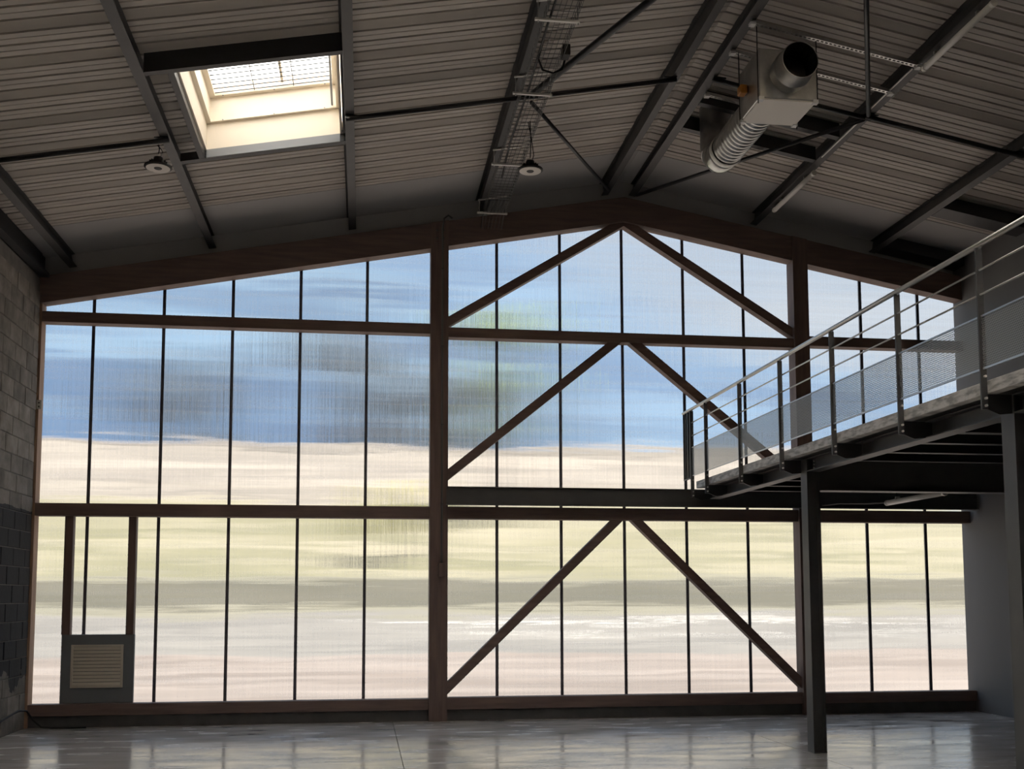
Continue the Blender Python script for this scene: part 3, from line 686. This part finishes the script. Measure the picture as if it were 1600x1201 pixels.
# ------------------------------------------------------------------ tube lamps and conduit on the purlin
def tube_lamp(x, y0, y1, z, label):
    t = empty('tube_lamp', (x, (y0+y1)/2, z), label, 'lamp')
    MB().tube([(x, y0 + .03, z), (x, y1 - .03, z)], .036, 14).build('diffuser', 'tube_white', t, True)
    for y, s in ((y0, 1), (y1, -1)): MB().tube([(x, y, z), (x, y + s*.04, z)], .040, 14).build('end_cap', 'galv_light', t)
    if z < 5:
        for y in (-2.7, -3.6): MB().tube([(x, y, z + .03), (x, y, 3.464)], .006, 6).build('suspension_wire', 'rubber', t)
    for f in (.2, .8):
        y = y0 + f*(y1-y0); MB().box(x - .03, x + .03, y - .015, y + .015, z + .02, z + .062).build('clip', 'galv', t)
tube_lamp(10.21, -6.75, -5.38, rz(10.21, CP) - .075, 'tube lamp under the purlin nearer the viewer')
tube_lamp(10.22, -2.38, -.90, rz(10.22, CP) - .075, 'tube lamp under the purlin close to the gable')
tube_lamp(11.12, -3.92, -2.42, 3.10, 'tube lamp hanging under the mezzanine')
m = MB().tube([(11.12, -2.415, 3.11), (11.08, -1.9, 3.14), (11.0, -1.2, 3.20), (11.0, -.62, 3.22)], .012, 6)
tag(m.build('lamp_wire', 'rubber'), 'dark feed cable of the lamp under the mezzanine', 'cable')
m = MB(); z = rz(10.17, CP) - .012
m.tube([(10.15, -5.25, z), (10.15, -4.2, z)], .011, 8); tag(m.build('conduit', 'galv'), 'thin pale conduit along the purlin beside the slotted channels', 'conduit')
m = MB(); m.tube([(10.17, -3.9, z), (10.17, -2.75, z)], .012, 8); tag(m.build('conduit', 'galv'), 'thin pale conduit along the purlin towards the gable lamp', 'conduit')

# ------------------------------------------------------------------ mezzanine
XE = 8.98
mz = empty('mezzanine_floor', (11.3, -11, 3.46), 'mezzanine deck with a pale worn steel edge', 'mezzanine')
MB().box(XE + .10, XR, YB, -.60, 3.465, 3.56).build('deck_slab', 'steel_dark', mz)
ye = -.60; lens_ = [3.45, 3.95, 4.1, 4.1, 4.1]
for L_ in lens_:
    m = MB(); m.bevbox(XE + .012, XE + .11, max(YB, ye - L_ + .006), ye, 3.462, 3.567, .003); m.build('edge_plate', 'slab_edge', mz); ye -= L_
    if ye < YB: break
def hcol(y, label, base=True):
    t = empty('steel_column', (9.28, y, 0), label, 'column')
    x0, x1, w = 9.20, 9.36, .09
    m = MB(); m.box(x0, x0 + .012, y - w, y + w, 0.012, 3.46).box(x1 - .012, x1, y - w, y + w, 0.012, 3.46).box(x0 + .012, x1 - .012, y - .005, y + .005, 0.012, 3.46)
    m.build('shaft', 'steel', t); MB().box(x0 - .0, x1 + .0, y - w - .0, y + w + .0, 0, .012).build('base_plate', 'steel', t)
hcol(-4.11, 'free-standing dark steel column under the mezzanine edge')
hcol(-8.22, 'dark steel column at the picture edge, nearest the viewer')
def hbeam_y(y0, y1, label):
    t = empty('edge_beam', (9.28, (y0+y1)/2, 3.30), label, 'beam')
    x0, x1, z0, z1 = 9.20, 9.36, 3.30, 3.46
    m = MB(); m.box(x0, x1, y0, y1, z0, z0 + .012).box(x0, x1, y0, y1, z1 - .012, z1).box(9.275, 9.285, y0, y1, z0 + .012, z1 - .012); m.build('profile', 'steel', t)
    for y, s in ((y0, 1), (y1, -1)):
        for z in (3.34, 3.38, 3.42): MB().lathe([(0, -.018), (.011, -.018), (.011, 0)], (9.275, y + s*.07, z), 8, 'x').build('bolt', 'galv_light', t)
hbeam_y(-4.018, -.62, 'steel edge beam from the free-standing column to the gable')
hbeam_y(-8.128, -4.202, 'steel edge beam between the two mezzanine columns')
hbeam_y(-12.3, -8.312, 'steel edge beam running past the viewer')
def ibeam_x(x0, x1, yc, z0, z1, w, label, name='floor_beam', mtl='steel'):
    h = z1 - z0; pr = [(-w/2, 0), (w/2, 0), (w/2, .013), (.005, .013), (.005, h-.013), (w/2, h-.013), (w/2, h), (-w/2, h), (-w/2, h-.013), (-.005, h-.013), (-.005, .013), (-w/2, .013)]
    return tag(MB().prism([(yc + a, z0 + b) for a, b in pr], 'x', x0, x1).build(name, mtl), label, 'beam')
ibeam_x(5.195, XR, -.45, 3.19, 3.458, .13, 'long dark steel beam crossing in front of the gable glazing')
ibeam_x(9.362, XR, -4.11, 3.08, 3.46, .17, 'deep steel beam from the free-standing column to the partition')
ibeam_x(9.362, XR, -8.22, 3.08, 3.46, .17, 'deep steel beam from the nearest column to the partition')
names = ['first', 'second', 'third', 'fourth', 'fifth', 'sixth', 'seventh', 'eighth', 'ninth']
k = 0
for y in (-1.3, -2.0, -2.7, -3.4, -4.8, -5.5, -6.2, -6.9, -7.6):
    m = MB(); m.prism([(y - .05, 3.36), (y + .05, 3.36), (y + .05, 3.37), (y + .004, 3.37), (y + .004, 3.462), (y - .004, 3.462), (y - .004, 3.37), (y - .05, 3.37)], 'x', 9.365, XR)
    tag(m.build('floor_joist', 'steel_dark'), names[k] + ' mezzanine floor joist counted from the gable', 'joist', 'joists under the mezzanine'); k += 1

# railing
rl = empty('railing', (XE, -6, 3.33), 'steel mezzanine railing with round handrail, two rods and perforated panels', 'railing')
RY = [-.50, -1.19, -2.62, -4.03, -5.48, -6.92, -8.28, -9.68, -11.1]
for y in RY:
    m = MB(); m.box(XE - .045, XE + .010, y - .008, y + .008, 3.33, 4.672)
    p_ = m.build('post', 'steel', rl)
    MB().prism([(XE + .010, 3.33), (XE + .11, 3.29), (9.27, 3.31), (9.27, 3.455), (XE + .010, 3.455)], 'y', y - .008, y + .008).build('post_bracket', 'steel_dark', rl)
    for z in (3.36, 3.42, 3.60): MB().lathe([(0, -.02), (.011, -.02), (.011, 0)], (XE - .012, y - .008, z), 8, 'y').build('bolt', 'galv_light', rl)
    MB().box(XE - .022, XE - .014, y - .05, y + .05, 4.66, 4.682).build('saddle', 'rail_steel', rl)
MB().tube([(XE - .018, -.08, 4.697), (XE - .018, RY[-1], 4.697)], .024, 14).build('handrail', 'rail_steel', rl, True)
for z in (4.485, 4.28): MB().tube([(XE - .018, -.48, z), (XE - .018, RY[-1], z)], .009, 8).build('rod', 'rail_steel', rl, True)
for a, b in zip(RY, RY[1:]):
    y0, y1_ = b + .012, a - .012
    pn = MB().box(XE - .020, XE - .018, y0, y1_, 3.665, 4.10).build('perforated_panel', 'perforated', rl)
    f = MB(); f.box(XE - .026, XE - .012, y0, y1_, 4.092, 4.106).box(XE - .026, XE - .012, y0, y1_, 3.656, 3.672); f.build('panel_edge', 'rail_steel', pn)
for y in (-.10, -.21, -.32, -.42):
    MB().box(XE - .030, XE + .0, y - .006, y + .006, 3.64, 4.68).build('filler_bar', 'steel', rl)
MB().box(XE - .030, XE + .0, -.42, -.09, 3.63, 3.645).build('filler_rail', 'steel', rl)

# ------------------------------------------------------------------ small fittings
cdt = empty('conduit_drop', (5.13, -.315, 2.1), 'grey conduit with switch box fixed to the tall timber post', 'conduit')
MB().tube([(5.28, -.30, rz(5.28) + .02), (5.22, -.32, rz(5.2) + .07), (5.155, -.325, rz(5.13) + .03), (5.135, -.318, rz(5.13) - .12), (5.135, -.318, 2.33)], .014, 8).build('tube', 'conduit_grey', cdt, True)
MB().bevbox(5.085, 5.185, -.37, -.302, 2.12, 2.33, .008).build('switch_box', 'timber_v', cdt)
for z in (3.2, 4.4, 5.6, 6.8): MB().box(5.112, 5.158, -.335, -.302, z, z + .02).build('clip', 'steel', cdt)
sb = empty('connector_plate', (-.66, -.30, 4.53), 'small galvanised plate with two holes on the jamb post', 'plate')
MB().bevbox(-.70, -.63, -.262, -.252, 4.53, 4.66, .002).build('plate', 'galv_light', sb)
for z in (4.565, 4.62): MB().lathe([(0, -.004), (.012, -.004), (.012, 0)], (-.665, -.262, z), 8, 'y').build('hole', 'black', sb)
m = MB().tube([(-.67, -1.9, .16), (-.66, -1.33, .235), (-.64, -.75, .30), (-.60, -.52, .27), (-.54, -.42, .13), (-.45, -.36, .03), (-.30, -.34, .014), (-.1, -.36, .014), (.15, -.35, .014)], .013, 8)
tag(m.build('floor_cable', 'rubber', smooth=True), 'dark cable drooping from the block wall to the floor corner', 'cable')

# ------------------------------------------------------------------ outside
yd = MB().box(-70, 90, .06, 20, -.15, -.02); tag(yd.build('ground_yard', 'yard'), 'pinkish gravel yard just outside the glazing', 'yard', kind='structure')
def ramp_sheet(name, mt, pts, label, cat, x0=-90, x1=110):
    m = MB(); n = len(pts); vs = [(x, y, z) for x in (x0, x1) for y, z in pts] + [(x, y, z - .3) for x in (x0, x1) for y, z in pts]
    fs = []
    for i in range(n - 1): fs += [(i, i+1, n+i+1, n+i), (2*n+i, 3*n+i, 3*n+i+1, 2*n+i+1)]
    fs += [(0, n, 3*n, 2*n), (n-1, 3*n-1, 4*n-1, 2*n-1)]
    for o in (0, n): fs += [(o+i, 2*n+o+i, 2*n+o+i+1, o+i+1) for i in range(n-1)]
    return tag(m.add(vs, fs).build(name, mt), label, cat, kind='structure')
ramp_sheet('ground_road', 'asphalt', [(20, -.02), (45, .90)], 'grey asphalt road outside beyond the yard', 'road')
def rdz(y): return -.02 + (y - 20)*.92/25
def marking(pts, w, label):
    m = MB()
    for (a, b) in zip(pts, pts[1:]):
        m.add([(a[0], a[1]-w/2, rdz(a[1]-w/2) + .006), (b[0], b[1]-w/2, rdz(b[1]-w/2) + .006), (b[0], b[1]+w/2, rdz(b[1]+w/2) + .006), (a[0], a[1]+w/2, rdz(a[1]+w/2) + .006),
               (a[0], a[1]-w/2, rdz(a[1]-w/2) + .001), (b[0], b[1]-w/2, rdz(b[1]-w/2) + .001), (b[0], b[1]+w/2, rdz(b[1]+w/2) + .001), (a[0], a[1]+w/2, rdz(a[1]+w/2) + .001)],
              [(0,1,2,3),(4,7,6,5),(0,4,5,1),(1,5,6,2),(2,6,7,3),(3,7,4,0)])
    return tag(m.build('road_line', 'paint_white'), label, 'road marking')
marking([(x, 38.5 - max(0, x - 16)**2*.012) for x in range(4, 34, 2)], .55, 'long white line along the far lane of the road')
for i in range(7):
    x = 8 + i*4.2; marking([(x, 29.5 - i*.10), (x + 2.4, 29.5 - i*.13)], .30, ['first', 'second', 'third', 'fourth', 'fifth', 'sixth', 'seventh'][i] + ' white dash in the middle of the road outside')
ramp_sheet('ground_verge', 'hedge', [(45.01, .90), (47.9, 1.3), (48.2, 2.7), (49, 3.0)], 'grey green planted verge behind the road', 'verge')
ramp_sheet('ground_bank', 'grass', [(49.01, 3.0), (56, 5.2), (62, 8.2), (70, 8.4), (140, 9.0)], 'dry yellow green grass bank beyond the road', 'bank')
bd = empty('building', (10, 66, 8.3), 'long cream building on the bank seen blurred through the glazing', 'building')
MB().box(-70, 42, 64, 78, 8.0, 12.2).build('wall', 'render_cream', bd)
MB().box(-70.1, 42.1, 63.95, 78.1, 12.2, 12.45).build('roof_edge', 'roof_tile', bd)
for i in range(16):
    x = -66 + i*6.6; w_ = MB().box(x, x + 1.6, 63.93, 63.99, 9.6, 11.2).build('window', 'roof_tile', bd)
def tree(x, y, z0, h, r, leafm, label, seed):
    random.seed(seed); t = empty('tree', (x, y, z0), label, 'tree')
    MB().tube([(x, y, z0), (x + .1, y, z0 + h*.3), (x, y + .1, z0 + h*.62)], [.28, .22, .12], 8).build('trunk', 'bark', t, True)
    m = MB()
    for i in range(16):
        a = random.uniform(0, 6.28); q = random.uniform(0, .7)*r; zz = z0 + h*random.uniform(.42, .92); rr = r*random.uniform(.30, .52)
        bm = bmesh.new(); bmesh.ops.create_icosphere(bm, subdivisions=2, radius=1.0)
        for v in bm.verts: v.co = Vector((x + q*math.cos(a), y + q*math.sin(a), zz)) + v.co*rr*random.uniform(.75, 1.2)
        m.bm(bm)
    m.build('crown', leafm, t)
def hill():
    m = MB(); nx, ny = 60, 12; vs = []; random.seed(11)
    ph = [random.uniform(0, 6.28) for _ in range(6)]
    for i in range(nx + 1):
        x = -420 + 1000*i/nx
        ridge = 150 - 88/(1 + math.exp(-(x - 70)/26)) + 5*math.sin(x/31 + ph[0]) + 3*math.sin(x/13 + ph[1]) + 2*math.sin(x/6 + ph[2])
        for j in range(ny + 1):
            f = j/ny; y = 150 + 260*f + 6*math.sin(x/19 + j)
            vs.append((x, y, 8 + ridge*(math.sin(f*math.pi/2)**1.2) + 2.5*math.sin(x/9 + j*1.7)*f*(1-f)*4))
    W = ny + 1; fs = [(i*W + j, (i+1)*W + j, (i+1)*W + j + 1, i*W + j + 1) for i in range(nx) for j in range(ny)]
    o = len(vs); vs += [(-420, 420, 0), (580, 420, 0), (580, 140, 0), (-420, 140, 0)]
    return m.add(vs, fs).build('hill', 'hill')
tag(hill(), 'wooded hillside with blue haze painted in, far behind the cream building', 'hill', kind='structure')
tree(-11, 84, 8.6, 13, 5.0, 'leaf_blue', 'dark tree behind the cream building, towards the block wall', 1)
tree(3, 86, 8.6, 16, 5.0, 'leaf_blue', 'tall bluish tree behind the cream building', 2)
tree(12, 88, 8.6, 14, 3.6, 'leaf_blue', 'bluish tree standing next to the green tree outside', 4)
tree(12.8, 58, 6.2, 16, 2.6, 'leaf_green', 'green tree on the bank seen beside the tall timber post', 5)
tree(6.0, 52, 4.0, 4.2, 1.8, 'leaf_yellow', 'yellow bush on the bank behind the glazing', 6)
